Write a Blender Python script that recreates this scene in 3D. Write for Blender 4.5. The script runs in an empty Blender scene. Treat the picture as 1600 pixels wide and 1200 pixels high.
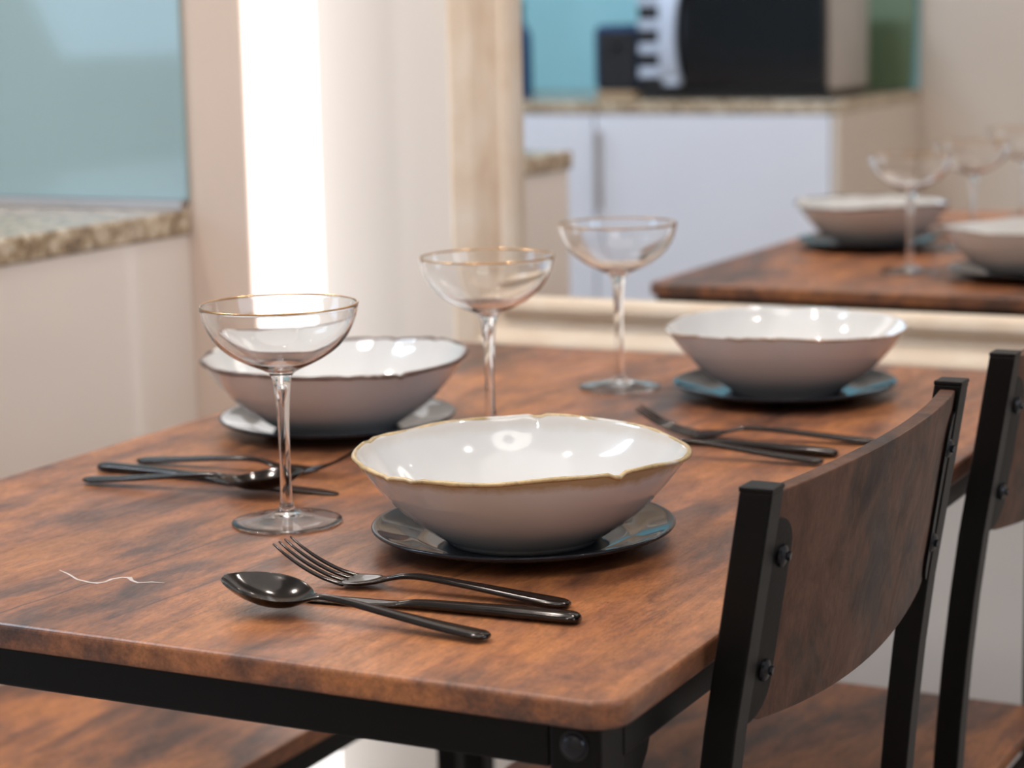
import bpy, bmesh, math, random
from mathutils import Vector, Matrix
random.seed(7)
S = bpy.context.scene
COL = S.collection
PI = math.pi

# ------------------------------------------------------------------ camera
cam_d = bpy.data.cameras.new('camera')
cam = bpy.data.objects.new('camera', cam_d); COL.objects.link(cam); S.camera = cam
cam_d.sensor_width = 36.0
cam_d.lens = 3403.96 / 1600 * 36.0
cam_d.clip_start = 0.02
_yaw, _pitch, _roll = -0.4701, 0.1694, -0.022
F = Vector((math.sin(_yaw)*math.cos(_pitch), math.cos(_yaw)*math.cos(_pitch), -math.sin(_pitch)))
R0 = Vector((math.cos(_yaw), -math.sin(_yaw), 0)); U0 = R0.cross(F)
Rv = math.cos(_roll)*R0 + math.sin(_roll)*U0
Uv = -math.sin(_roll)*R0 + math.cos(_roll)*U0
M = Matrix((Rv, Uv, -F)).transposed().to_4x4()
M.translation = Vector((0, 0, 1.1024))
cam.matrix_world = M
cam_d.dof.use_dof = True
cam_d.dof.focus_distance = 1.36
cam_d.dof.aperture_fstop = 6.6

# ------------------------------------------------------------------ world, lights, exposure
S.view_settings.view_transform = 'Standard'
S.view_settings.look = 'None'
S.view_settings.gamma = 1.0
S.view_settings.use_curve_mapping = False
S.view_settings.exposure = -0.42
w = bpy.data.worlds.new('world'); S.world = w; w.use_nodes = True
bg = w.node_tree.nodes['Background']
bg.inputs['Color'].default_value = (0.62, 0.78, 1.0, 1); bg.inputs['Strength'].default_value = 1.3

def area(name, loc, aim, size, energy, color, size_y=None, shape='RECTANGLE', spread=PI):
    d = bpy.data.lights.new(name, 'AREA'); d.energy = energy; d.color = color
    d.shape = shape; d.size = size
    if size_y: d.size_y = size_y
    d.spread = spread
    o = bpy.data.objects.new(name, d); COL.objects.link(o); o.location = loc
    o.rotation_euler = (Vector(aim) - Vector(loc)).to_track_quat('-Z', 'Y').to_euler()
    return o
WARM = (1.0, 0.93, 0.86); COOL = (0.66, 0.82, 1.0)
CEIL = 2.45
DOWN = [(-1.25, 1.75), (-0.35, 1.95), (-1.15, 0.75), (0.35, 1.35), (-0.45, -0.15)]
for i, (x, y) in enumerate(DOWN):
    area('downlight_lamp', (x, y, CEIL-0.022), (x, y, 0), 0.07, 4.7 if i < 2 else 3.2, WARM, shape='DISK', spread=2.4)
RING = (-0.05, 0.60)
area('ceiling_bounce_lamp', (-0.7, 1.3, CEIL-0.03), (-0.7, 1.3, 0), 1.3, 5.5, (1.0, 0.97, 0.95), 1.2, shape='ELLIPSE')
area('window_lamp', (1.52, 1.0, 1.5), (0.0, 1.1, 0.9), 1.2, 15, COOL, 1.1)
area('left_cool_fill', (-3.2, 0.3, 1.5), (-0.8, 1.3, 0.8), 1.0, 13, (.46, .70, 1.0), 1.0)  # added cool fill for bluish bowl sides; the left wall has no window
area('kitchen_lamp', (-2.3, 0.9, CEIL-0.03), (-2.2, -0.6, 0.8), 0.9, 60, COOL, 0.5, shape='ELLIPSE')
area('kitchen_wall_fill', (-1.95, 1.55, CEIL-0.022), (-1.95, 1.75, 0), 0.07, 11, WARM, shape='DISK')  # added wash to brighten the warm kitchen wall, no fitting
area('rear_fill', (-0.55, -0.75, CEIL-0.022), (-0.8, -0.6, 0), 0.08, 8, (1.0, .93, .86), shape='DISK')  # added fill lifting the rear and kitchen walls, no fitting

# ------------------------------------------------------------------ materials
def mat(name):
    m = bpy.data.materials.new(name); m.use_nodes = True
    nt = m.node_tree; b = nt.nodes['Principled BSDF']
    return m, nt, b
def setp(b, **k):
    names = {'col': 'Base Color', 'rough': 'Roughness', 'metal': 'Metallic', 'spec': 'Specular IOR Level',
             'ior': 'IOR', 'trans': 'Transmission Weight', 'coat': 'Coat Weight', 'coatr': 'Coat Roughness',
             'ecol': 'Emission Color', 'estr': 'Emission Strength'}
    for a, v in k.items():
        if a in ('col', 'ecol') and len(v) == 3: v = (*v, 1)
        b.inputs[names[a]].default_value = v
def N(nt, t, **k):
    n = nt.nodes.new(t)
    for a, v in k.items(): setattr(n, a, v)
    return n
def coords(nt, scale=(1, 1, 1), kind='Object', rot=(0, 0, 0)):
    tc = N(nt, 'ShaderNodeTexCoord'); mp = N(nt, 'ShaderNodeMapping')
    mp.inputs['Scale'].default_value = scale; mp.inputs['Rotation'].default_value = rot
    nt.links.new(tc.outputs[kind], mp.inputs['Vector'])
    return mp.outputs['Vector']
def noise(nt, vec, scale, detail=4, rough=0.55, dist=0.0):
    n = N(nt, 'ShaderNodeTexNoise')
    n.inputs['Scale'].default_value = scale; n.inputs['Detail'].default_value = detail
    n.inputs['Roughness'].default_value = rough; n.inputs['Distortion'].default_value = dist
    nt.links.new(vec, n.inputs['Vector'])
    return n.outputs['Fac']
def ramp(nt, fac, stops):
    r = N(nt, 'ShaderNodeValToRGB'); e = r.color_ramp.elements
    while len(e) < len(stops): e.new(0.5)
    for el, (p, c) in zip(e, stops):
        el.position = p
        if isinstance(c, (int, float)): c = (c, c, c)
        el.color = (*c, 1)
    nt.links.new(fac, r.inputs['Fac'])
    return r.outputs['Color']
def mix(nt, fac, a, b, blend='MIX'):
    m = N(nt, 'ShaderNodeMix', data_type='RGBA', blend_type=blend)
    for sock, v in ((m.inputs[0], fac), (m.inputs[6], a), (m.inputs[7], b)):
        if isinstance(v, (int, float)): sock.default_value = v
        elif isinstance(v, tuple): sock.default_value = (*v, 1)
        else: nt.links.new(v, sock)
    return m.outputs[2]
def math_(nt, op, a, b=None, c=None):
    m = N(nt, 'ShaderNodeMath', operation=op)
    for i, v in enumerate((a, b, c)):
        if v is None: continue
        if isinstance(v, (int, float)): m.inputs[i].default_value = v
        else: nt.links.new(v, m.inputs[i])
    return m.outputs[0]
def bump(nt, b, h, strength=0.2, dist=0.001):
    n = N(nt, 'ShaderNodeBump'); n.inputs['Strength'].default_value = strength
    n.inputs['Distance'].default_value = dist
    nt.links.new(h, n.inputs['Height']); nt.links.new(n.outputs['Normal'], b.inputs['Normal'])

def simple(name, col, rough=0.5, metal=0.0, var=0.06, vscale=8, bmp=0.0, **k):
    m, nt, b = mat(name)
    setp(b, rough=rough, metal=metal, **k)
    v = coords(nt)
    f = noise(nt, v, vscale, 3)
    lo = tuple(c*(1-var) for c in col); hi = tuple(min(1, c*(1+var)) for c in col)
    nt.links.new(ramp(nt, f, [(0.3, lo), (0.7, hi)]), b.inputs['Base Color'])
    if bmp: bump(nt, b, noise(nt, v, 420, 2), bmp, 0.0004)
    return m

def wood(name, grain='Y', tone=1.0, cracks=(), rough=0.34, orange=1.0, blot=.36, spec=0.5):
    m, nt, b = mat(name)
    def sc(a, l): return {'X': (l, a, a), 'Y': (a, l, a), 'Z': (a, a, l)}[grain]
    vb = coords(nt, sc(1.0, blot)); vs = coords(nt, sc(1.0, 0.075))
    big = noise(nt, vb, 11.0, 8, 0.70, 0.35)
    mid = noise(nt, vb, 30, 6, 0.68, 0.8)
    fine = noise(nt, vs, 520, 4, 0.7)
    strk = noise(nt, vs, 95, 5, 0.6, 0.25)
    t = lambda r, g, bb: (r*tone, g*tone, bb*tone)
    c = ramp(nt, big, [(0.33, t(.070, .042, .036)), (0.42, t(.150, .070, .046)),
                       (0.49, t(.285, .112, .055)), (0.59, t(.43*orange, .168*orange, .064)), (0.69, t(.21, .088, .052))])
    c = mix(nt, 0.75, c, ramp(nt, mid, [(0.30, (0.52, 0.50, 0.54)), (0.5, (0.95, .95, .95)), (0.68, (1.22, 1.16, 1.08))]), 'MULTIPLY')
    c = mix(nt, 0.45, c, ramp(nt, strk, [(0.33, 0.55), (0.52, 1.0), (0.7, 1.12)]), 'MULTIPLY')
    c = mix(nt, 0.35, c, ramp(nt, fine, [(0.35, 0.60), (0.6, 1.12)]), 'MULTIPLY')
    grit = noise(nt, coords(nt, sc(1.0, 0.35)), 420, 4, 0.7)
    c = mix(nt, 0.55, c, ramp(nt, grit, [(0.34, 0.55), (0.5, 1.0), (0.66, 1.25)]), 'MULTIPLY')
    bands = noise(nt, coords(nt, sc(1.0, 0.012) if grain != 'Y' else (1.0, .012, .05)), 46, 4, .7)
    c = mix(nt, 0.5, c, ramp(nt, bands, [(0.34, 0.5), (0.46, 1.0), (0.7, 1.08)]), 'MULTIPLY')
    # short dark fissures
    vf = coords(nt, sc(1.0, 0.16))
    fis = noise(nt, vf, 60, 8, 0.75, 2.2)
    fm = ramp(nt, fis, [(0.485, 0.0), (0.5, 1.0), (0.515, 0.0)])
    gate = ramp(nt, noise(nt, vb, 13, 2), [(0.50, 0.0), (0.60, 1.0)])
    c = mix(nt, mix(nt, 1.0, fm, gate, 'MULTIPLY'), c, t(.06, .032, .025))
    if cracks:
        tc = N(nt, 'ShaderNodeTexCoord'); sp = N(nt, 'ShaderNodeSeparateXYZ')
        nt.links.new(tc.outputs['Object'], sp.inputs[0])
        wob = math_(nt, 'MULTIPLY', math_(nt, 'SUBTRACT', noise(nt, coords(nt, sc(1.0, 0.5)), 26, 3), 0.5), 0.010)
        for (x0, y0, x1, y1, wd) in cracks:
            k = (x1-x0)/(y1-y0)
            line = math_(nt, 'ADD', math_(nt, 'MULTIPLY', math_(nt, 'SUBTRACT', sp.outputs['Y'], y0), k), x0)
            dd = math_(nt, 'ABSOLUTE', math_(nt, 'SUBTRACT', math_(nt, 'ADD', sp.outputs['X'], wob), line))
            near = math_(nt, 'SUBTRACT', 1.0, math_(nt, 'SMOOTH_MIN', math_(nt, 'DIVIDE', dd, wd), 1.0, 0.05))
            ina = math_(nt, 'MULTIPLY', math_(nt, 'GREATER_THAN', sp.outputs['Y'], y0), math_(nt, 'LESS_THAN', sp.outputs['Y'], y1))
            mm = math_(nt, 'MULTIPLY', math_(nt, 'MULTIPLY', near, ina), 0.8)
            c = mix(nt, mm, c, t(.05, .03, .026))
    nt.links.new(c, b.inputs['Base Color'])
    rr = ramp(nt, mid, [(0.3, rough+0.08), (0.7, rough-0.04)])
    nt.links.new(rr, b.inputs['Roughness'])
    setp(b, spec=spec)
    bump(nt, b, fine, 0.12, 0.0004)
    return m

M_top = wood('rustic_wood_top', 'Y', 1.12, cracks=[(-.078, -.53, -.048, -.20, .0018), (-.008, -.51, .014, -.25, .0015), (.135, -.36, .150, -.22, .0012)], spec=.5)
M_seat = wood('rustic_wood_seat', 'Y', 1.22, rough=0.38)
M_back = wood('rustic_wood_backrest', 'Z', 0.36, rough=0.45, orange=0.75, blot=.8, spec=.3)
M_black = simple('black_powder_coat', (.0028, .0026, .0026), 0.4, var=.12, vscale=30, bmp=.25, spec=.2)
M_bolt = simple('black_bolt_steel', (.012, .013, .018), 0.25, 0.3)
M_cut = simple('black_polished_steel', (.055, .050, .048), 0.12, 1.0, var=.1, vscale=60)
M_plate = simple('charcoal_glaze', (.016, .019, .026), 0.05, var=.15, ior=1.38)
M_gold = simple('gold_rim', (.66, .40, .18), 0.2, 1.0)
M_wall_pink = simple('warm_painted_wall', (.78, .64, .545), 0.7, var=.02, vscale=2, bmp=.1)
M_wall_white = simple('white_painted_wall', (.71, .67, .635), 0.65, var=.015, vscale=2, bmp=.1)
M_wall_beige = simple('beige_painted_wall', (.67, .565, .48), 0.75, var=.02, vscale=2, bmp=.1)
M_ceiling = simple('ceiling_paint', (.8, .77, .73), 0.8)
M_floor = None
M_gloss_beige = simple('gloss_beige_panel', (.86, .77, .70), 0.13, var=.02, vscale=2)
M_gloss_white = simple('gloss_white_door', (.74, .74, .80), 0.2, var=.02, vscale=2)
M_steel = simple('brushed_silver', (.55, .52, .50), 0.32, 0.9)
M_silver_plastic = simple('pale_grey_plastic', (.52, .57, .68), 0.3)
M_black_glass = simple('black_oven_glass', (.006, .006, .008), 0.12)
M_black_plastic = simple('black_plastic', (.012, .013, .017), 0.4)
M_navy = simple('navy_gloss', (.015, .06, .16), 0.2)
M_green = simple('green_reflection_tint', (.115, .17, .09), 0.5)
M_lightwood = simple('light_wood_base', (.45, .3, .17), 0.5)
M_scratch = simple('bare_white_scratch', (.55, .47, .43), 0.6)

def glass_mat():
    m, nt, b = mat('clear_glass')
    setp(b, col=(1, 1, 1), rough=0.0, trans=1.0, ior=1.38)
    return m
M_glass = glass_mat()
def mirror_mat():
    m, nt, b = mat('mirror_silver'); setp(b, col=(.87, .865, .85), rough=0.004, metal=1.0); return m
M_mirror = mirror_mat()

def bowl_mats(tag, band, amt, rimz=0.055):
    m, nt, b = mat('white_glaze_' + tag)
    setp(b, rough=0.09, coat=0.5, coatr=0.03)
    v = coords(nt); f = noise(nt, v, 45, 5, .65)
    tc = N(nt, 'ShaderNodeTexCoord'); sp = N(nt, 'ShaderNodeSeparateXYZ'); nt.links.new(tc.outputs['Object'], sp.inputs[0])
    h = math_(nt, 'ADD', sp.outputs['Z'], math_(nt, 'MULTIPLY', math_(nt, 'SUBTRACT', f, 0.5), 0.010))
    edge = ramp(nt, math_(nt, 'MULTIPLY', math_(nt, 'SUBTRACT', h, rimz), 200), [(0.0, 0.0), (1.0, amt)])
    sn = N(nt, 'ShaderNodeSeparateXYZ'); nt.links.new(tc.outputs['Normal'], sn.inputs[0])
    outf = ramp(nt, math_(nt, 'MULTIPLY_ADD', sn.outputs['Z'], -2.0, 0.5), [(0.3, .22), (0.7, 1.0)])
    edge = mix(nt, 1.0, edge, outf, 'MULTIPLY')
    base = ramp(nt, noise(nt, v, 12, 3), [(.3, (.655, .64, .63)), (.7, (.70, .69, .68))])
    nt.links.new(mix(nt, edge, base, band), b.inputs['Base Color'])
    m2, nt, b2 = mat('rim_glaze_' + tag)
    setp(b2, rough=0.3)
    v = coords(nt)
    f = noise(nt, v, 24, 4, .6); g = noise(nt, v, 260, 3, .7)
    c = mix(nt, ramp(nt, f, [(.42, 0.0), (.62, 1.0)]), band, tuple(min(1, x*1.5+.06) for x in band))
    c = mix(nt, ramp(nt, g, [(.5, 0.0), (.68, .45)]), c, tuple(x*.5 for x in band))
    c = mix(nt, ramp(nt, noise(nt, v, 16, 3), [(.60, 0.0), (.66, 1.0)]), c, (.68, .65, .60))
    nt.links.new(c, b2.inputs['Base Color'])
    return m, m2
M_bowlA = bowl_mats('ochre_rim', (.43, .30, .14), 0.9, 0.0522)
M_bowlB = bowl_mats('dark_rim', (.085, .04, .025), 0.0)
M_bowlC = bowl_mats('brown_rim', (.26, .15, .08), 0.0)

def granite():
    m, nt, b = mat('speckled_granite')
    setp(b, rough=0.18)
    v = coords(nt)
    c = ramp(nt, noise(nt, v, 55, 6, .7), [(.34, (.14, .09, .055)), (.46, (.38, .275, .17)), (.56, (.62, .50, .36)), (.68, (.82, .74, .61))])
    c = mix(nt, 0.5, c, ramp(nt, noise(nt, v, 190, 3), [(.4, .6), (.6, 1.15)]), 'MULTIPLY')
    nt.links.new(c, b.inputs['Base Color'])
    return m
M_granite = granite()
M_splash = simple('blue_back_painted_glass', (.34, .50, .54), 0.08, var=.03, vscale=1.5, coat=0.5)
def framewood():
    m, nt, b = mat('limed_oak')
    v = coords(nt, (1, 1, 1)); 
    f = noise(nt, coords(nt, (.25, 1, .25)), 50, 5, .6); g = noise(nt, v, 9, 3)
    c = ramp(nt, f, [(.3, (.70, .54, .40)), (.5, (.78, .635, .49)), (.7, (.84, .73, .61))])
    c = mix(nt, ramp(nt, g, [(.45, 0.0), (.8, .3)]), c, (.78, .72, .66))
    nt.links.new(c, b.inputs['Base Color']); setp(b, rough=.55)
    return m
M_frame = framewood()
def floor_mat():
    m, nt, b = mat('pale_floor'); setp(b, rough=.4)
    c = ramp(nt, noise(nt, coords(nt, (1, .2, 1)), 20, 5), [(.3, (.34, .29, .25)), (.7, (.46, .41, .37))])
    nt.links.new(c, b.inputs['Base Color']); return m
M_floor = floor_mat()
def emit(name, col, st):
    m, nt, b = mat(name); setp(b, col=(.9, .9, .9), ecol=col, estr=st, rough=.5); return m
M_ring = emit('ring_light_diffuser', (1.0, .94, .87), 5.5)
M_strip = emit('strip_light_diffuser', (1.0, .98, .97), 1.75)
M_lamp = emit('lamp_diffuser', (1.0, .9, .78), 14)

# ------------------------------------------------------------------ mesh helpers
def tag(o, label=None, cat=None, group=None, kind=None):
    if label: o['label'] = label
    if cat: o['category'] = cat
    if group: o['group'] = group
    if kind: o['kind'] = kind
    return o
def link(name, bm, m, parent=None, smooth=False, loc=None):
    me = bpy.data.meshes.new(name)
    bmesh.ops.recalc_face_normals(bm, faces=bm.faces)
    bm.to_mesh(me); bm.free()
    if smooth: me.shade_smooth()
    me.materials.append(m)
    o = bpy.data.objects.new(name, me); COL.objects.link(o)
    if parent: o.parent = parent
    if loc: o.location = loc
    return o
def empty(name, loc=(0, 0, 0), rz=0):
    o = bpy.data.objects.new(name, None); COL.objects.link(o); o.empty_display_size = .05
    o.location = loc; o.rotation_euler = (0, 0, rz); return o
def box(bm, x0, x1, y0, y1, z0, z1, bev=0.0, seg=2):
    r = bmesh.ops.create_cube(bm, size=1.0)
    vs = r['verts']
    for v in vs:
        v.co = Vector((x0+(v.co.x+.5)*(x1-x0), y0+(v.co.y+.5)*(y1-y0), z0+(v.co.z+.5)*(z1-z0)))
    if bev:
        es = list({e for v in vs for e in v.link_edges})
        bmesh.ops.bevel(bm, geom=es, offset=bev, segments=seg, affect='EDGES', profile=0.5)
def boxo(name, b, m, parent=None, bev=0.0, loc=None):
    bm = bmesh.new(); box(bm, *b, bev=bev); return link(name, bm, m, parent, loc=loc)
def rrect(x0, x1, y0, y1, r, n=8):
    pts = []
    for cx, cy, a0 in ((x1-r, y0+r, -PI/2), (x1-r, y1-r, 0), (x0+r, y1-r, PI/2), (x0+r, y0+r, PI)):
        for i in range(n+1):
            a = a0 + PI/2*i/n; pts.append((cx+r*math.cos(a), cy+r*math.sin(a)))
    return pts
def slab(bm, pts, z0, z1, bev=0.003, seg=3):
    """prism with rounded top and bottom edges"""
    n = len(pts)
    cx = sum(p[0] for p in pts)/n; cy = sum(p[1] for p in pts)/n
    nor = []
    for i in range(n):
        a = Vector(pts[i-1]); b = Vector(pts[(i+1) % n]); t = (b-a).normalized(); nor.append(Vector((t.y, -t.x)))
    rings = []
    prof = [(bev*(1-math.sin(k*PI/2/seg)), z0+bev*(1-math.cos(k*PI/2/seg))) for k in range(seg+1)]
    prof = [(bev*(1-math.sin(k/seg*PI/2)), z0+bev*(1-math.cos(k/seg*PI/2))) for k in range(seg+1)]
    prof += [(bev*(1-math.cos(k/seg*PI/2)), z1-bev*(1-math.sin(k/seg*PI/2))) for k in range(seg+1)]
    for ins, z in prof:
        rings.append([bm.verts.new((p[0]-nn.x*ins, p[1]-nn.y*ins, z)) for p, nn in zip(pts, nor)])
    for a, b in zip(rings, rings[1:]):
        for i in range(n):
            bm.faces.new((a[i], a[(i+1) % n], b[(i+1) % n], b[i]))
    bm.faces.new(rings[0]); bm.faces.new(rings[-1])
def lathe(bm, prof, n=64, wob=None):
    """profile (r,z) revolved about z; wob(theta, r, z) -> (r, z)"""
    rings = []
    for r, z in prof:
        if r < 1e-6:
            rings.append([bm.verts.new((0, 0, z))]); continue
        ring = []
        for i in range(n):
            t = 2*PI*i/n; rr, zz = (r, z) if wob is None else wob(t, r, z)
            ring.append(bm.verts.new((rr*math.cos(t), rr*math.sin(t), zz)))
        rings.append(ring)
    for a, b in zip(rings, rings[1:]):
        for i in range(n):
            j = (i+1) % n
            if len(a) == 1 and len(b) == 1: continue
            if len(a) == 1: bm.faces.new((a[0], b[i], b[j]))
            elif len(b) == 1: bm.faces.new((a[i], a[j], b[0]))
            else: bm.faces.new((a[i], a[j], b[j], b[i]))
def smoothprof(pts, k=4):
    """Catmull-Rom through (r,z) points"""
    P = [Vector(p) for p in pts]; P = [P[0]*2-P[1]] + P + [P[-1]*2-P[-2]]
    out = []
    for i in range(1, len(P)-2):
        for j in range(k):
            t = j/k
            out.append(0.5*((2*P[i]) + (P[i+1]-P[i-1])*t + (2*P[i-1]-5*P[i]+4*P[i+1]-P[i+2])*t*t + (3*P[i]-P[i-1]-3*P[i+1]+P[i+2])*t**3))
    out.append(P[-2])
    return [(max(0, v.x), v.y) for v in out]
def interp(tab, x):
    """smooth interpolation in rows (x, a, b, ...)"""
    if x <= tab[0][0]: return tab[0][1:]
    for i in range(len(tab)-1):
        if x <= tab[i+1][0]:
            a, b = tab[i], tab[i+1]; p = tab[max(i-1, 0)]; q = tab[min(i+2, len(tab)-1)]
            h = b[0]-a[0]; t = (x-a[0])/h; out = []
            for c in range(1, len(a)):
                ma = (b[c]-p[c])/(b[0]-p[0])*h if i > 0 else (b[c]-a[c])
                mb = (q[c]-a[c])/(q[0]-a[0])*h if i+2 < len(tab) else (b[c]-a[c])
                out.append((2*t**3-3*t*t+1)*a[c]+(t**3-2*t*t+t)*ma+(-2*t**3+3*t*t)*b[c]+(t**3-t*t)*mb)
            return out
    return tab[-1][1:]
def loft(bm, tab, n=40, m=10, x0=None, x1=None, y0=0.0, yfun=None):
    """flat-section loft along x: rows (x, zc, width, thick, dish)"""
    x0 = tab[0][0] if x0 is None else x0; x1 = tab[-1][0] if x1 is None else x1
    rings = []
    for i in range(n+1):
        u = i/n; u = u - 0.06*math.sin(2*PI*u)
        x = x0+(x1-x0)*u
        zc, wd, th, di = interp(tab, x)
        wd = max(wd, 2e-4); ring = []
        yc = y0 + (yfun(x) if yfun else 0)
        for j in range(2*m):
            if j <= m: s = -1+2*j/m; sg = 1
            else: s = 1-2*(j-m)/m; sg = -1
            s2 = math.sin(s*PI/2)
            ring.append(bm.verts.new((x, yc+s2*wd/2, zc+di*s2*s2+sg*th/2*(1-abs(s2)**2.6)**.5)))
        rings.append(ring)
    k = 2*m
    for a, b in zip(rings, rings[1:]):
        for i in range(k): bm.faces.new((a[i], a[(i+1) % k], b[(i+1) % k], b[i]))
    bm.faces.new(rings[0]); bm.faces.new(rings[-1])
def cyl(bm, c, axis, r, h, n=16, dome=0.0):
    """cylinder from point c along axis, optional domed end"""
    q = Vector(axis).normalized().to_track_quat('Z', 'Y').to_matrix()
    prof = [(0, 0), (r, 0), (r, h*(1-dome))]
    if dome:
        for k in range(1, 5):
            a = k/4*PI/2; prof.append((r*math.cos(a), h*(1-dome)+h*dome*math.sin(a)))
    else: prof.append((0, h))
    sub = bmesh.new(); lathe(sub, prof, n)
    bmesh.ops.remove_doubles(sub, verts=sub.verts, dist=1e-7)
    vm = {}
    for v in sub.verts: vm[v] = bm.verts.new(Vector(c)+q @ v.co)
    for f in sub.faces: bm.faces.new([vm[v] for v in f.verts])
    sub.free()
def tube_path(bm, pts, wx, wy):
    """rectangular tube following points, section in world x,y"""
    rings = []
    for p in pts:
        rings.append([bm.verts.new((p[0]+sx*wx/2, p[1]+sy*wy/2, p[2])) for sx, sy in ((-1, -1), (1, -1), (1, 1), (-1, 1))])
    for a, b in zip(rings, rings[1:]):
        for i in range(4): bm.faces.new((a[i], a[(i+1) % 4], b[(i+1) % 4], b[i]))
    bm.faces.new(rings[0]); bm.faces.new(rings[-1])
def bevel_mod(o, w=0.0012, seg=2):
    md = o.modifiers.new('bevel', 'BEVEL'); md.width = w; md.segments = seg; md.limit_method = 'ANGLE'; md.angle_limit = 0.6
def copy_tree(o, parent=None):
    c = o.copy(); COL.objects.link(c); c.parent = parent
    for ch in list(o.children): copy_tree(ch, c)
    return c

# ------------------------------------------------------------------ setting
YW = 2.352; YK = 2.20; XR = -1.470; XL = -3.3; YB = -1.12; XE = 1.6
def struct(name, b, m, bev=0, parent=None):
    return tag(boxo(name, b, m, parent, bev), kind='structure')
struct('floor', (XL-.1, XE+.1, YB-.1, YW+.1, -.06, 0), M_floor)
struct('ceiling', (XL-.1, XE+.1, YB-.1, YW+.1, CEIL, CEIL+.06), M_ceiling)
struct('wall_far', (XR-.02, XE+.1, YW, YW+.1, 0, CEIL), M_wall_white)
struct('wall_kitchen', (XL-.1, XR, YK, YW+.1, 0, CEIL), M_wall_pink)
struct('wall_left', (XL-.1, XL, YB, YK, 0, CEIL), M_wall_beige)
struct('wall_rear', (XL-.1, XE+.1, YB-.1, YB, 0, CEIL), M_wall_beige)
bm = bmesh.new()
WY0, WY1, WZ0, WZ1 = .35, 1.65, .9, 2.1
box(bm, XE, XE+.1, YB, WY0, 0, CEIL); box(bm, XE, XE+.1, WY1, YW, 0, CEIL)
box(bm, XE, XE+.1, WY0, WY1, 0, WZ0); box(bm, XE, XE+.1, WY0, WY1, WZ1, CEIL)
tag(link('wall_right', bm, M_wall_beige), kind='structure')
win = tag(empty('window_1', (XE, 1.0, WZ0)), kind='structure')
bm = bmesh.new()
box(bm, .02, .08, WY0-1, WY0-1+.05, 0, 1.2); box(bm, .02, .08, WY1-1-.05, WY1-1, 0, 1.2)
box(bm, .02, .08, WY0-.95, WY1-1.05, 0, .05); box(bm, .02, .08, WY0-.95, WY1-1.05, 1.15, 1.2); box(bm, .02, .08, -.025, .025, .05, 1.15)
link('window_frame', bm, M_gloss_white, win)
for s in (-1, 1):
    boxo('pane', (.045, .051, min(s*.03, s*.6), max(s*.03, s*.6), .05, 1.15), M_glass, win)

# tall strip light on the wall return
sl = tag(empty('strip_light', (XR, (YK+YW)/2, 0)), 'tall glowing white strip light standing from floor to ceiling in the wall corner', 'light')
hy = (YW-YK)/2
boxo('diffuser', (.0015, .012, -hy+.002, hy-.002, .02, CEIL-.02), M_strip, sl, bev=.002)
for z0 in (.003, CEIL-.02): boxo('end_cap', (.0, .013, -hy+.001, hy-.001, z0, z0+.017), M_steel, sl)

# mirror in limed frame
MY = 2.3263
mx0, mx1, mz0, mz1 = -1.165, .05, .764, 1.95
mr = tag(empty('wall_mirror', ((mx0+mx1)/2, MY, mz0-.082)), 'large wall mirror in a wide pale limed wood moulded frame behind the table', 'mirror')
ox, oz = mr.location.x, mr.location.z
bm = bmesh.new(); box(bm, mx0-.012-ox, mx1+.012-ox, 0, .004, mz0-.012-oz, mz1+.012-oz)
link('mirror_glass', bm, M_mirror, mr)
# moulded frame: profile (outward offset from opening, y front)
FP = [(0, .0), (0, -.012), (.004, -.018), (.012, -.020), (.018, -.017), (.021, -.009), (.026, -.006), (.036, -.010), (.046, -.019), (.052, -.023), (.078, -.025), (.083, -.021), (.083, .024), (.0, .024)]
def frame_bar(a, b, na, nb):
    """a,b opening corners (x,z); na, nb outward diagonals"""
    bm = bmesh.new(); ra = []; rb = []
    for off, y in FP:
        ra.append(bm.verts.new((a[0]+na[0]*off-ox, y, a[1]+na[1]*off-oz)))
        rb.append(bm.verts.new((b[0]+nb[0]*off-ox, y, b[1]+nb[1]*off-oz)))
    n = len(FP)
    for i in range(n): bm.faces.new((ra[i], ra[(i+1) % n], rb[(i+1) % n], rb[i]))
    bm.faces.new(ra); bm.faces.new(rb)
    return link('frame_bar', bm, M_frame, mr)
frame_bar((mx0, mz0), (mx1, mz0), (-1, -1), (1, -1)); frame_bar((mx1, mz0), (mx1, mz1), (1, -1), (1, 1))
frame_bar((mx1, mz1), (mx0, mz1), (1, 1), (-1, 1)); frame_bar((mx0, mz1), (mx0, mz0), (-1, 1), (-1, -1))

# ------------------------------------------------------------------ kitchen
H = .8717; T = .03
PX = -1.552
def cabinet(name, x0, x1, y0, y1, label, front, doors, panel_mat, door_mat, handle_side=None, end_panel=None):
    c = tag(empty(name, ((x0+x1)/2, (y0+y1)/2, 0)), label, 'cabinet')
    lx, ly = c.location.x, c.location.y
    boxo('body', (x0-lx, x1-lx, y0-ly, y1-ly, .10, H-T), panel_mat, c, bev=.001)
    return c, lx, ly
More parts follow.
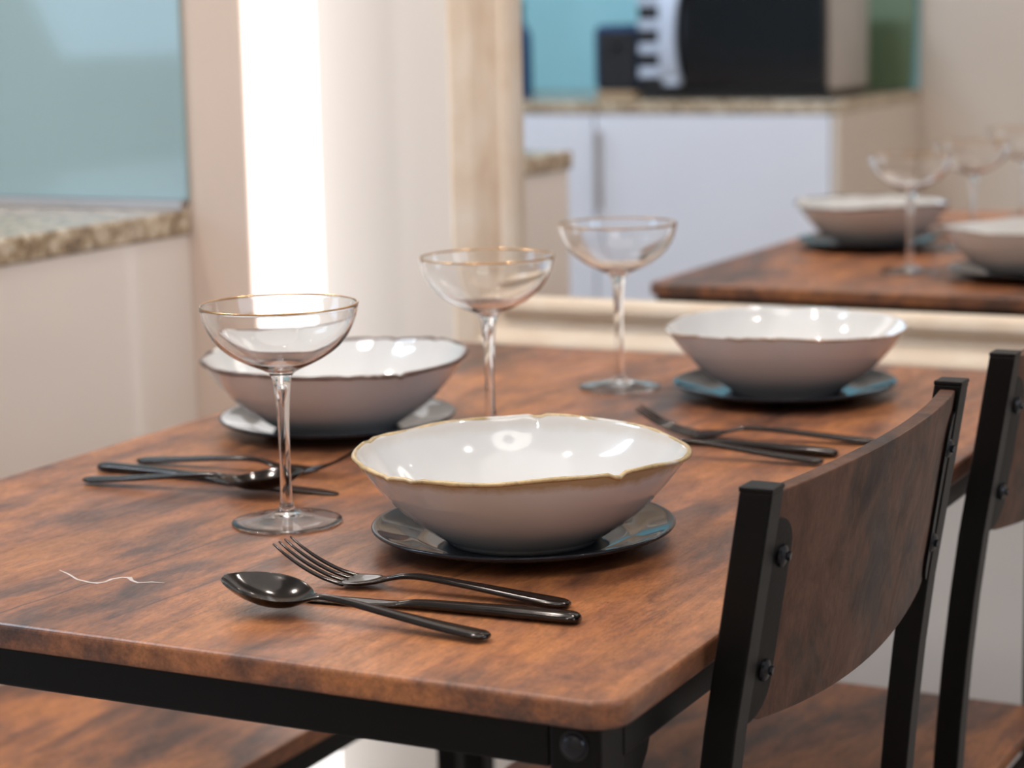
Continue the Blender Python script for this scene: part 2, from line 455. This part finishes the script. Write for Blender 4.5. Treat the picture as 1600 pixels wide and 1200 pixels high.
# peninsula
pen, lx, ly = cabinet('base_cabinet', PX-.56, PX-.022, 1.375, YK, 'kitchen base cabinet with a glossy beige side left of the table', 'x', 1, M_gloss_beige, M_gloss_beige)
boxo('side_panel', (PX-.020-lx, PX-.004-lx, 1.365-ly, YK-ly-.001, .002, H-T), M_gloss_beige, pen, bev=.0015)
boxo('plinth', (PX-.54-lx, PX-.05-lx, 1.42-ly, YK-ly-.01, .0, .10), M_gloss_beige, pen)
boxo('door', (PX-.55-lx, PX-.03-lx, 1.353-ly, 1.373-ly, .11, H-T-.01), M_gloss_beige, pen, bev=.002)
tag(boxo('worktop', (PX-.60, PX, 1.355, YK-.001, H-T, H), M_granite, bev=.004), 'speckled brown granite worktop on the beige cabinet at the left edge', 'worktop')
tag(boxo('splashback', (XL+.02, -1.553, YK-.008, YK-.0005, H+.012, 1.6), M_splash, bev=.001), 'glossy grey-blue glass splashback on the wall above the left worktop', 'splashback')
tag(boxo('sealing_strip', (XL+.02, -1.556, YK-.016, YK-.0085, H+.0005, H+.012), M_steel, bev=.001), 'thin pale strip between left worktop and grey-blue splashback', 'trim')
# second run, seen in the mirror
FY = -.431; X2 = -1.680
run = tag(empty('kitchen_unit', (-2.2, (FY+YB)/2, 0)), 'white glossy kitchen unit with beige end panel reflected in the mirror', 'cabinet')
lx, ly = -2.2, run.location.y
boxo('body', (-2.9-lx, X2-.022-lx, YB-ly+.002, FY-.024-ly, .10, H-T), M_gloss_white, run)
boxo('end_panel', (X2-.021-lx, X2-.004-lx, YB-ly+.002, FY-.006-ly, .002, H-T), M_wall_beige, run, bev=.001)
boxo('plinth', (-2.9-lx, X2-.03-lx, YB-ly+.01, FY-.07-ly, 0, .1), M_gloss_white, run)
dr = boxo('door', (-2.33-lx, X2-.024-lx, FY-.023-ly, FY-.004-ly, .11, H-T-.004), M_gloss_white, run, bev=.002)
bm = bmesh.new(); box(bm, -2.325-lx, -2.312-lx, FY-.004-ly, FY+.022-ly, .60, .80, bev=.003)
link('handle', bm, M_steel, dr)
d2 = boxo('door', (-2.9-lx, -2.336-lx, FY-.023-ly, FY-.004-ly, .11, H-T-.004), M_gloss_white, run, bev=.002)
bm = bmesh.new(); box(bm, -2.885-lx, -2.87-lx, FY-.004-ly, FY+.022-ly, .60, .80, bev=.003)
link('handle', bm, M_steel, d2)
tag(boxo('worktop', (-2.92, X2, YB+.001, FY, H-T, H), M_granite, bev=.004), 'speckled granite worktop under the black microwave in the mirror', 'worktop')
M_splash2 = simple('bright_blue_back_painted_glass', (.36, .74, .86), 0.12, var=.03, vscale=1.5)
tag(boxo('splashback', (XL+.02, X2-.003, YB+.0005, YB+.008, H+.001, 1.55), M_splash2, bev=.001), 'bright turquoise glass splashback behind the microwave in the mirror', 'splashback')

# microwave
mw = tag(empty('microwave', (-2.006, -.55, H)), 'black and silver microwave oven on the worktop reflected in the mirror', 'microwave')
boxo('body', (-.255, .255, -.34, -.02, .018, .30), M_steel, mw, bev=.008)
boxo('base', (-.253, .253, -.33, -.01, .004, .03), M_black_plastic, mw, bev=.003)
boxo('front_frame', (-.255, .252, -.02, -.004, .03, .30), M_black_plastic, mw, bev=.004)
dd = boxo('door', (-.122, .250, -.004, .012, .034, .296), M_black_glass, mw, bev=.004)
boxo('door_window', (-.09, .215, .012, .0145, .075, .26), M_black_glass, dd, bev=.001)
bm = bmesh.new(); ring = []
for i in range(13):
    t = i/12; z = .045+.235*t; y = .016+.034*math.sin(PI*t)**.6; hw = .021+.006*abs(2*t-1)**2
    ring.append([bm.verts.new((-.152+sx*hw, y+sy, z)) for sx, sy in ((-1, -.008), (1, -.008), (1, .006), (-1, .006))])
for a, b in zip(ring, ring[1:]):
    for i in range(4): bm.faces.new((a[i], a[(i+1) % 4], b[(i+1) % 4], b[i]))
bm.faces.new(ring[0]); bm.faces.new(ring[-1])
link('handle', bm, M_silver_plastic, mw)
for z in (.049, .279):
    boxo('handle_foot', (-.170, -.130, .006, .030, z-.013, z+.013), M_silver_plastic, mw, bev=.003)
for i in range(4):
    boxo('button', (-.250, -.186, -.004, .005, .056+i*.060, .056+i*.060+.026), M_silver_plastic, mw, bev=.003)
for sx in (-1, 1):
    for y in (-.30, -.05):
        bm = bmesh.new(); cyl(bm, (sx*.22, y, 0), (0, 0, 1), .012, .006); link('foot', bm, M_black_plastic, mw)
# toaster
ts = tag(empty('toaster', (-2.345, -.72, H)), 'dark navy toaster left of the microwave in the mirror', 'toaster')
bm = bmesh.new(); slab(bm, rrect(-.065, .065, -.13, .13, .03), .02, .19, .02, 4); link('body', bm, M_navy, ts, smooth=False)
bm = bmesh.new(); slab(bm, rrect(-.062, .062, -.127, .127, .028), .0, .02, .003); link('base', bm, M_lightwood, ts)
boxo('front_panel', (-.045, .062, .128, .134, .03, .175), M_black_plastic, ts, bev=.002)
for x in (-.025, .025): boxo('slot', (x-.011, x+.011, -.10, .10, .1895, .1912), M_black_plastic, ts)
boxo('lever', (-.012, .012, .134, .155, .13, .142), M_black_plastic, ts, bev=.002)
# bottle
bt = tag(empty('bottle', (-2.655, -.66, H)), 'slim dark blue bottle beside the mirror frame in the reflection', 'bottle')
bm = bmesh.new(); lathe(bm, smoothprof([(0, 0), (.03, 0), (.034, .004), (.034, .15), (.03, .175), (.014, .205), (.013, .235), (0, .235)], 3), 24)
link('glass', bm, M_navy, bt, smooth=True)
bm = bmesh.new(); cyl(bm, (0, 0, .235), (0, 0, 1), .015, .022); link('cap', bm, M_black_plastic, bt)
# green board added for a warm reflection on the splashback
gb = empty('green_overlay', (-1.818, YB+.075, H)); tag(gb, 'muted green board added for a warm reflection on the splashback beside the microwave in the mirror', 'overlay')
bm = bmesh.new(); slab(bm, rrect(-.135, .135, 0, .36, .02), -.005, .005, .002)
o = link('overlay', bm, M_green, gb); o.rotation_euler = (math.radians(98), 0, 0); o.location = (0, 0, .0052)

# ------------------------------------------------------------------ table (root at centre of floor)
TX0, TX1, TY0, TY1, TZ = -1.1185, -.4419, .9798, 2.0629, .75
tcx, tcy = (TX0+TX1)/2, (TY0+TY1)/2
tb = tag(empty('dining_table', (tcx, tcy, 0)), 'rectangular dining table with rustic brown wood top and black steel frame', 'table')
hx, hyy = (TX1-TX0)/2, (TY1-TY0)/2
bm = bmesh.new(); slab(bm, rrect(-hx, hx, -hyy, hyy, .022, 10), TZ-.0165, TZ, .0035, 4)
link('tabletop', bm, M_top, tb)
ax, ay = hx-.012, hyy-.006       # outer faces of the steel frame
L = .030
def rail(b):
    o = boxo('apron_rail', b, M_black, tb, bev=.0015)
    return o
rail((-ax+L, ax-L, -ay, -ay+.02, TZ-.041, TZ-.0165)); rail((-ax+L, ax-L, ay-.02, ay, TZ-.041, TZ-.0165))
rail((ax-.02, ax, -ay+L, ay-L, TZ-.041, TZ-.0165)); rail((-ax, -ax+.02, -ay+L, ay-L, TZ-.041, TZ-.0165))
for sx in (-1, 1):
    for sy in (-1, 1):
        xa, xb = sorted((sx*ax, sx*(ax-L))); ya, yb = sorted((sy*ay, sy*(ay-L)))
        lg = boxo('leg', (xa, xb, ya, yb, .008, TZ-.0165), M_black, tb, bev=.002)
        bm = bmesh.new(); cyl(bm, ((xa+xb)/2, (ya+yb)/2, 0), (0, 0, 1), .013, .008); link('foot', bm, M_bolt, lg)
        # bolt on the end face
        bm = bmesh.new(); cyl(bm, (sx*(ax-L*.5), sy*ay, TZ-.027), (0, sy, 0), .0068, .004, 20, .6)
        cyl(bm, (sx*(ax-L*.5), sy*(ay), TZ-.027), (0, sy, 0), .0085, .0008, 20)
        link('bolt', bm, M_bolt, lg, smooth=False)
        # gusset under the side rail
        bm = bmesh.new()
        x1 = sx*(ax-.004); x2 = sx*(ax-.018); y1 = sy*(ay-L); z1 = TZ-.041
        pr = [(y1, z1), (y1-sy*.045, z1), (y1-sy*.040, z1-.010), (y1-sy*.006, z1-.042), (y1, z1-.044)]
        a = [bm.verts.new((x1, p[0], p[1])) for p in pr]; b = [bm.verts.new((x2, p[0], p[1])) for p in pr]
        for i in range(5): bm.faces.new((a[i], a[(i+1) % 5], b[(i+1) % 5], b[i]))
        bm.faces.new(a); bm.faces.new(b); link('gusset', bm, M_black, lg)
for sy in (-1, 1):
    boxo('stretcher', (-ax+L, ax-L, sy*(ay-.015)-.01, sy*(ay-.015)+.01, .12, .14), M_black, tb, bev=.0015)
# white scratch on the top
sc = [(-.890, 1.095, .0004), (-.878, 1.089, .0012), (-.864, 1.080, .0013), (-.852, 1.077, .0016), (-.846, 1.0775, .0028), (-.843, 1.082, .0014),
      (-.8435, 1.089, .0022), (-.840, 1.095, .0016), (-.835, 1.0965, .0030), (-.829, 1.091, .0018), (-.822, 1.088, .0016), (-.815, 1.093, .0014), (-.806, 1.094, .0004)]
bm = bmesh.new(); top = []; bot = []
for i, (x, y, ww) in enumerate(sc):
    a = Vector(sc[max(i-1, 0)][:2]); b = Vector(sc[min(i+1, len(sc)-1)][:2]); t = (b-a).normalized(); nn = Vector((-t.y, t.x))
    for lst, z in ((top, .75025), (bot, .7499)):
        lst.append([bm.verts.new((x-tcx+nn.x*s*ww*.6, y-tcy+nn.y*s*ww*.6, z)) for s in (-1, 1)])
for i in range(len(sc)-1):
    bm.faces.new((top[i][0], top[i+1][0], top[i+1][1], top[i][1]))
    bm.faces.new((bot[i][0], bot[i+1][0], bot[i+1][1], bot[i][1]))
    bm.faces.new((top[i][0], top[i+1][0], bot[i+1][0], bot[i][0])); bm.faces.new((top[i][1], top[i+1][1], bot[i+1][1], bot[i][1]))
tag(link('scratch', bm, M_scratch, tb), 'wiggly white scratch near the near left part of the tabletop')

# ------------------------------------------------------------------ bench on the left
bn = tag(empty('bench', (-1.23, 1.55, 0)), 'backless bench seat of rustic brown wood on black steel, left under the table', 'bench')
bm = bmesh.new(); slab(bm, rrect(-.185, .18, -.5, .42, .02), .433, .45, .003); link('seat', bm, M_seat, bn)
for b in ((.150, .172, -.46, .38), (-.172, -.150, -.46, .38)): boxo('seat_rail', (b[0], b[1], b[2], b[3], .408, .433), M_black, bn, bev=.0015)
for y in (-.48, .38): boxo('seat_rail', (-.172, .172, y, y+.022, .408, .433), M_black, bn, bev=.0015)
for x in (-.172, .150):
    for y in (-.48, .38): boxo('leg', (x, x+.022, y, y+.022, 0, .408), M_black, bn, bev=.0015)

# ------------------------------------------------------------------ chairs (local: x towards the back = +x, y across, origin on the floor)
CW = .387
PW, PD = .0195, .0190
def post_x(z):
    return interp([(0, .025), (.30, -.012), (.45, -.020), (.556, -.0155), (.675, -.004), (.75, .0075), (.84, .0215)], z)[0]
def make_chair():
    c = empty('dining_chair')
    zs = [0.006] + [.05*i for i in range(1, 17)] + [.84]
    for sy in (-1, 1):
        yc = sy*(CW/2-PD/2)
        bm = bmesh.new(); tube_path(bm, [(post_x(z), yc, z) for z in zs], PW, PD)
        o = link('back_post', bm, M_black, c); bevel_mod(o)
        # bracket plate on the rear of the panel with bolts
        bm = bmesh.new()
        yi = sy*(CW/2-PD); pts = []
        za, zb, wd = .700, .822, .0210
        for k in range(9):
            a = PI/2*k/8; pts.append((yi-sy*wd*math.sin(a), zb-(1-math.cos(a))*.020))
        for k in range(9):
            a = PI/2*k/8; pts.append((yi-sy*wd*math.cos(a), za+(1-math.sin(a))*.022))
        A = []; B = []
        for y, z in pts:
            dx = .0012*(1-((y)/(CW/2-PD))**2)
            dx = .0150*(1-(y/(CW/2-PD))**2)
            A.append(bm.verts.new((post_x(z)+PW/2-.0010+dx, y, z))); B.append(bm.verts.new((post_x(z)+PW/2-.0032+dx, y, z)))
        n = len(pts)
        for i in range(n): bm.faces.new((A[i], A[(i+1) % n], B[(i+1) % n], B[i]))
        bm.faces.new(A); bm.faces.new(B)
        br = link('bracket', bm, M_black, c)
        for z in (.798, .730):
            bm = bmesh.new(); cyl(bm, (post_x(z)+PW/2-.0004, yi-sy*.0115, z), (1, -sy*.15, -.15), .0068, .0046, 18, .6)
            cyl(bm, (post_x(z)+PW/2+.0026, yi-sy*.012, z), (1, -sy*.15, -.15), .0028, .0032, 6)
            link('bolt', bm, M_bolt, br)
        boxo('post_cap', (post_x(.84)-PW/2-.0003, post_x(.84)+PW/2+.0003, yc-PD/2-.0003, yc+PD/2+.0003, .8395, .8425), M_black, c, bev=.0008)
        boxo('leg', (-.412, -.390, sy*(CW/2-.011)-.011, sy*(CW/2-.011)+.011, .006, .428), M_black, c, bev=.0012)
        boxo('side_rail', (-.390, -.030, sy*(CW/2-.011)-.010, sy*(CW/2-.011)+.010, .408, .428), M_black, c, bev=.0012)
        boxo('stretcher', (-.390, -.005, sy*(CW/2-.011)-.007, sy*(CW/2-.011)+.007, .17, .185), M_black, c, bev=.001)
    boxo('front_rail', (-.411, -.391, -(CW/2-.022), CW/2-.022, .408, .428), M_black, c, bev=.0012)
    boxo('rear_rail', (-.032, -.014, -(CW/2-.0215), CW/2-.0215, .408, .428), M_black, c, bev=.0012)
    # curved plywood back panel
    bm = bmesh.new(); ny, nz = 28, 12; hw = CW/2-PD-.001; th = .0115
    def zbot(y):
        e = abs(y)/hw; base = .699-.011*(1-e*e)
        d = (abs(y)-(hw-.018))
        if d > 0: base += .018*(1-math.sqrt(max(0, 1-(d/.018)**2)))
        return base
    def ztop(y): return .837+.001*(1-(y/hw)**2)
    G = {}
    for side in (0, 1):
        for i in range(ny+1):
            s = i/ny*2-1; y = hw*math.sin(s*PI/2)*.25+hw*s*.75
            for j in range(nz+1):
                t = j/nz; z = zbot(y)+(ztop(y)-zbot(y))*t
                bul = .0150*(1-(y/hw)**2)
                x = post_x(z)+PW/2-.0033+bul-side*th
                G[side, i, j] = bm.verts.new((x, y, z))
    for side in (0, 1):
        for i in range(ny):
            for j in range(nz): bm.faces.new([G[side, a, b] for a, b in ((i, j), (i+1, j), (i+1, j+1), (i, j+1))])
    for i in range(ny):
        for j in (0, nz): bm.faces.new((G[0, i, j], G[0, i+1, j], G[1, i+1, j], G[1, i, j]))
    for j in range(nz):
        for i in (0, ny): bm.faces.new((G[0, i, j], G[0, i, j+1], G[1, i, j+1], G[1, i, j]))
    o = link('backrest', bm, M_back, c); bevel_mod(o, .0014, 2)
    bm = bmesh.new(); slab(bm, rrect(-.425, -.032, -CW/2+.004, CW/2-.004, .03), .428, .445, .004); link('seat', bm, M_seat, c)
    return c
# near chair: post front corner at y 1.098, panel line x -.431 at z .75
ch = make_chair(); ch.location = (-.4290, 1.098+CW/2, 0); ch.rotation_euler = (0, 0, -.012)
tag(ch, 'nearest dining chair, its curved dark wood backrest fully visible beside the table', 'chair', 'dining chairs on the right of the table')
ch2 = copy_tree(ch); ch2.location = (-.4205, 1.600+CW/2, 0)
ch2['label'] = 'dining chair further back, cut off by the right edge of the picture'
ch2['group'] = 'dining chairs on the right of the table'

# ------------------------------------------------------------------ tableware
def make_plate(loc, label):
    p = empty('side_plate', loc); tag(p, label, 'plate', 'charcoal plates under the bowls')
    prof = [(0, .0028), (.054, .0028), (.056, .0), (.060, .0), (.0625, .0030), (.078, .0045), (.0960, .0098), (.1010, .0118), (.1026, .0134),
            (.1020, .0148), (.1000, .0148), (.0920, .0120), (.0800, .0092), (.0720, .0062), (.0670, .0051), (.055, .0050), (0, .0050)]
    bm = bmesh.new(); lathe(bm, prof, 96); bmesh.ops.remove_doubles(bm, verts=bm.verts, dist=1e-6)
    o = link('dish', bm, M_plate, p, smooth=True)
    md = o.modifiers.new('s', 'SUBSURF'); md.levels = 1; md.render_levels = 1
    return p
def make_bowl(loc, rz, mats, label, seed, R=.1116, rimr=.0016, band=None):
    b = empty('bowl', loc, rz); tag(b, label, 'bowl', 'white glazed serving bowls on charcoal plates')
    rnd = random.Random(seed); ph = [rnd.random()*2*PI for _ in range(8)]
    chips = [(rnd.random()*2*PI, rnd.uniform(.02, .05), rnd.uniform(.0008, .0018)) for _ in range(7)]
    def wobf(t):
        dr = .009*math.sin(2*t+ph[0])+.005*math.sin(3*t+ph[1])
        dz = .0016*math.sin(2*t+ph[3])+.0012*math.sin(3*t+ph[4])+.0005*math.sin(9*t+ph[5])
        for c, wd, dp in chips:
            d = (t-c+PI) % (2*PI)-PI; dz -= dp*math.exp(-(d/wd)**4); dr -= 0.0
        return dr, dz
    def wob(t, r, z):
        dr, dz = wobf(t); k = max(0, min(1, (z-.004)/.054))
        return r*(1+dr*k**1.5*.8), z+dz*k**6
    s = R/.1116
    outer = [(0, .002), (.044, .002), (.046, 0), (.051, 0), (.0535, .003), (.0625, .0085), (.0745, .0170), (.0865, .0280), (.0975, .0405), (.1060, .0520), (.1095, .0572)]
    lip = [(.1108, .0592), (.1112, .0604), (.1104, .0612), (.1088, .0606)]
    inner = [(.1062, .0565), (.1020, .0500), (.0935, .0392), (.0830, .0290), (.0710, .0190), (.058, .0110), (.042, .0072), (.02, .006), (0, .0058)]
    sm = [(0, .002), (.044, .002), (.046, 0), (.051, 0)] + smoothprof(outer[4:]+lip+inner, 3)
    bm = bmesh.new(); lathe(bm, [(r*s if r > .06 else r*s, z) for r, z in sm], 160, wob)
    bmesh.ops.remove_doubles(bm, verts=bm.verts, dist=1e-6)
    link('body', bm, mats[0], b, smooth=True)
    # raw rim band hugging the lip
    bm = bmesh.new(); n = 160; rings = []
    rr = random.Random(seed+5); jit = [rr.uniform(.75, 1.25) for _ in range(n)]
    jit = [(jit[i-1]+jit[i]+jit[(i+1) % n])/3 for i in range(n)]
    for i in range(n):
        t = 2*PI*i/n; r0, z0 = wob(t, .1104*s, .0602); ring = []
        for k in range(8):
            a = 2*PI*k/8+.4
            q = rimr*jit[i]
            ring.append(bm.verts.new(((r0+q*.95*math.cos(a))*math.cos(t), (r0+q*.95*math.cos(a))*math.sin(t), z0+q*.8*math.sin(a))))
        rings.append(ring)
    for i in range(n):
        a, c = rings[i], rings[(i+1) % n]
        for k in range(8): bm.faces.new((a[k], a[(k+1) % 8], c[(k+1) % 8], c[k]))
    link('rim', bm, mats[1], b, smooth=True)
    return b
BW = [((-.638, 1.268), .3, M_bowlA, 'nearest white bowl with a sandy ochre rim, in front of the glasses', 3, .1116, .0019),
      ((-.967, 1.570), 1.4, M_bowlB, 'white bowl with a chipped dark brown rim, behind the left wine coupe', 11, .1132, .0023),
      ((-.667, 1.867), 2.6, M_bowlC, 'white bowl with a thin brown rim, farthest from the camera beside the mirror', 21, .1098, .0014)]
PL = ['charcoal glazed plate under the nearest, ochre-rimmed bowl', 'charcoal glazed plate under the dark-rimmed bowl on the left', 'charcoal glazed plate under the farthest bowl beside the mirror']
for (xy, rz, mats, lab, seed, R, rr), pl, off in zip(BW, PL, ((-.004, .008), (-.005, .010), (-.001, -.001))):
    make_plate((xy[0]+off[0], xy[1]+off[1], TZ), pl)
    make_bowl((xy[0], xy[1], TZ+.0053), rz, mats, lab, seed, R, rr)

def make_glass():
    g = empty('coupe_glass')
    k = 1.0
    outer = [(.0553, .1548), (.0540, .1480), (.0515, .1405), (.0475, .1330), (.0415, .1258), (.0330, .1193), (.0225, .1138), (.0135, .1098), (.0088, .1068),
             (.0068, .1030), (.0058, .0960), (.0048, .0850), (.0041, .0700), (.0038, .0500), (.0040, .0300), (.0046, .0150), (.0062, .0100), (.0110, .0072), (.0220, .0045), (.0330, .0028), (.0380, .0020)]
    foot = [(.0389, .0011), (.0380, .0002)]
    prof = smoothprof([(.0546, .1552)]+outer[:0]+outer+foot, 4) + [(.034, .0006), (.022, .0019), (.012, .0034), (.006, .0046), (0, .0050)]
    inner = smoothprof([(.0546, .1552), (.0541, .1545), (.0527, .1478), (.0502, .1408), (.0461, .1337), (.0400, .1268), (.0315, .1205), (.0210, .1152), (.0110, .1122), (.0, .1112)], 4)
    bm = bmesh.new(); lathe(bm, inner[::-1]+prof[1:], 96)
    bmesh.ops.remove_doubles(bm, verts=bm.verts, dist=1e-7)
    link('glass_body', bm, M_glass, g, smooth=True)
    # small air drop pulled into the stem
    bm = bmesh.new(); lathe(bm, smoothprof([(0, .1000), (.0022, .0985), (.0026, .0955), (.0016, .0900), (.0005, .0840), (0, .0825)], 4), 20)
    bmesh.ops.remove_doubles(bm, verts=bm.verts, dist=1e-7)
    o = link('air_drop', bm, M_glass, g, smooth=True); o.data.flip_normals()
    # gilt lip
    bm = bmesh.new(); n = 96
    rings = []
    for i in range(n):
        t = 2*PI*i/n; q = .00075+.00012*math.sin(5*t)
        rings.append([bm.verts.new(((.0548+q*math.cos(a))*math.cos(t), (.0548+q*math.cos(a))*math.sin(t), .1553+q*.9*math.sin(a))) for a in [2*PI*j/8 for j in range(8)]])
    for i in range(n):
        a, c = rings[i], rings[(i+1) % n]
        for j in range(8): bm.faces.new((a[j], a[(j+1) % 8], c[(j+1) % 8], c[j]))
    link('gold_rim', bm, M_gold, g, smooth=True)
    return g
g0 = make_glass()
GL = [((-.823, 1.265), 'gold-rimmed coupe glass nearest the camera, left of the ochre-rimmed bowl'),
      ((-.8195, 1.5724), 'gold-rimmed coupe glass in the middle, standing behind the ochre-rimmed bowl'),
      ((-.8275, 1.8531), 'gold-rimmed coupe glass farthest back, left of the bowl beside the mirror')]
for i, (xy, lab) in enumerate(GL):
    g = g0 if i == 0 else copy_tree(g0)
    g.location = (xy[0], xy[1], TZ+.0002); g.rotation_euler = (0, 0, i*1.1)
    tag(g, lab, 'glass', 'gold-rimmed coupe glasses on the table')

# ------------------------------------------------------------------ cutlery: local x runs from the tip (0) to the handle end
LS, LF, LK = .186, .200, .227
def make_spoon():
    s = empty('spoon')
    tab = [(0, .0172, .004, .0012, .0), (.002, .0158, .015, .0013, .0012), (.006, .0128, .0255, .0014, .0040), (.013, .0085, .0365, .0015, .0078), (.022, .0050, .0440, .0016, .0105),
           (.032, .0030, .0470, .0016, .0112), (.042, .0026, .0440, .0016, .0100), (.051, .0042, .0350, .0016, .0066), (.059, .0078, .0210, .0022, .0024), (.067, .0112, .0100, .0028, .0)]
    bm = bmesh.new(); loft(bm, tab, 48, 14); link('spoon_bowl', bm, M_cut, s, smooth=True)
    tab = [(.0655, .0110, .0105, .0026, 0), (.073, .0118, .0075, .0034, 0), (.090, .0108, .0072, .0038, 0), (.120, .0076, .0098, .0040, 0), (.150, .0047, .0130, .0042, 0), (.175, .0029, .0148, .0042, 0), (.182, .0026, .0135, .0038, 0), (.186, .0024, .0060, .0026, 0)]
    bm = bmesh.new(); loft(bm, tab, 44, 8); link('handle', bm, M_cut, s, smooth=True)
    return s
def make_fork():
    f = empty('fork')
    zt = [(0, .0240, .0018, .0012, 0), (.008, .0185, .0026, .0018, 0), (.020, .0118, .0033, .0022, 0), (.034, .0062, .0038, .0024, 0), (.046, .0034, .0041, .0024, 0), (.050, .0028, .0042, .0024, 0)]
    for k in range(4):
        y = (k-1.5)*.0073
        bm = bmesh.new(); loft(bm, zt, 22, 5, y0=y, yfun=lambda x, y=y: -y*.06*(1-x/.05)); link('tine', bm, M_cut, f, smooth=True)
    tab = [(.0475, .0030, .0260, .0022, .0004), (.054, .0024, .0275, .0024, .0014), (.062, .0026, .0245, .0026, .0020), (.070, .0042, .0165, .0028, .0010), (.078, .0068, .0090, .0032, 0), (.088, .0090, .0070, .0036, 0), (.102, .0096, .0070, .0038, 0),
           (.130, .0078, .0098, .0040, 0), (.165, .0048, .0132, .0044, 0), (.189, .0030, .0150, .0044, 0), (.196, .0026, .0130, .0040, 0), (.200, .0024, .0060, .0026, 0)]
    bm = bmesh.new(); loft(bm, tab, 60, 9); link('handle', bm, M_cut, f, smooth=True)
    return f
def make_knife():
    k = empty('knife')
    tab = [(0, .0012, .003, .0008, 0), (.003, .0012, .0085, .0010, 0), (.012, .0013, .0135, .0012, 0), (.030, .0014, .0165, .0014, 0), (.070, .0016, .0170, .0016, 0), (.098, .0020, .0150, .0020, 0), (.112, .0026, .0110, .0028, 0)]
    bm = bmesh.new(); loft(bm, tab, 40, 8, yfun=lambda x: .0018*max(0, 1-x/.03)); link('blade', bm, M_cut, k, smooth=True)
    tab = [(.110, .0026, .0113, .0030, 0), (.122, .0036, .0105, .0050, 0), (.150, .0039, .0116, .0060, 0), (.190, .0041, .0138, .0066, 0), (.218, .0041, .0150, .0066, 0), (.2245, .0038, .0130, .0058, 0), (.227, .0034, .0065, .0040, 0)]
    bm = bmesh.new(); loft(bm, tab, 44, 9); link('handle', bm, M_cut, k, smooth=True)
    return k
PROTO = {}
def place(kind, tip, end, dz, label, tilt=0.0):
    make = {'fork': make_fork, 'spoon': make_spoon, 'knife': make_knife}[kind]
    if kind not in PROTO: o = PROTO[kind] = make()
    else: o = copy_tree(PROTO[kind])
    L = {'fork': LF, 'spoon': LS, 'knife': LK}[kind]
    d = (Vector(end)-Vector(tip)).normalized()
    c = Vector(end) - d*L
    o.location = (c.x, c.y, TZ+dz)
    o.rotation_euler = (0, tilt, math.atan2(d.y, d.x))
    tag(o, label, kind, {'fork': 'black forks', 'spoon': 'black spoons', 'knife': 'black knives'}[kind])
    return o
place('fork', (-.739, 1.135), (-.543, 1.138), .0002, 'black fork in the near place setting, closest to the ochre-rimmed bowl')
place('knife', (-.748, 1.092), (-.523, 1.110), -.0003, 'black knife in the near place setting, its blade tip under the spoon')
place('spoon', (-.740, 1.068), (-.555, 1.056), .0012, 'black spoon in the near place setting, nearest the front table edge')
place('knife', (-.834, 1.356), (-1.062, 1.364), -.0003, 'black knife in the left place setting, between fork and spoon')
place('spoon', (-.855, 1.342), (-1.042, 1.318), .0012, 'black spoon in the left place setting, lying across the knife')
place('fork', (-.858, 1.411), (-1.050, 1.398), .0002, 'black fork in the left place setting, tines raised in front of the dark-rimmed bowl')
place('knife', (-.761, 1.633), (-.535, 1.616), -.0003, 'black knife in the right place setting, middle of the three behind the near bowl')
place('spoon', (-.729, 1.572), (-.535, 1.582), .0012, 'black spoon in the right place setting, nearest of three handles by the chair')
place('fork', (-.735, 1.642), (-.520, 1.675), .0002, 'black fork in the right place setting, nearest the farthest bowl')

# ------------------------------------------------------------------ ceiling fixtures (out of frame, seen as highlights)
for i, (x, y) in enumerate(DOWN):
    d = tag(empty('downlight', (x, y, CEIL)), ['recessed ceiling downlight by the wall mirror, nearest the strip light', 'recessed ceiling downlight by the wall mirror, above the far chair', 'recessed ceiling downlight between the table and the kitchen cabinets', 'recessed ceiling downlight nearest the window', 'recessed ceiling downlight nearest the rear wall'][i], 'light', 'ceiling downlights')
    bm = bmesh.new(); lathe(bm, [(.040, 0), (.055, 0), (.055, -.008), (.040, -.008), (.040, 0)], 32); link('trim_ring', bm, M_steel, d)
    bm = bmesh.new(); cyl(bm, (0, 0, -.004), (0, 0, 1), .038, .003, 24); link('diffuser', bm, M_lamp, d)
rl = tag(empty('ring_light', (RING[0], RING[1], CEIL)), 'round ring shaped ceiling light above the open floor beside the table', 'light')
bm = bmesh.new(); lathe(bm, [(.13, -.005), (.33, -.005), (.33, -.045), (.13, -.045), (.13, -.005)], 48); link('ring_diffuser', bm, M_ring, rl)
bm = bmesh.new(); cyl(bm, (0, 0, -.02), (0, 0, 1), .115, .02, 32); link('base', bm, M_gloss_white, rl)

S.cycles.max_bounces = 14
S.cycles.transmission_bounces = 12
S.cycles.glossy_bounces = 6
S.cycles.diffuse_bounces = 4
S.cycles.sample_clamp_indirect = 6.0
S.cycles.blur_glossy = 0.5
S.cycles.use_denoising = True
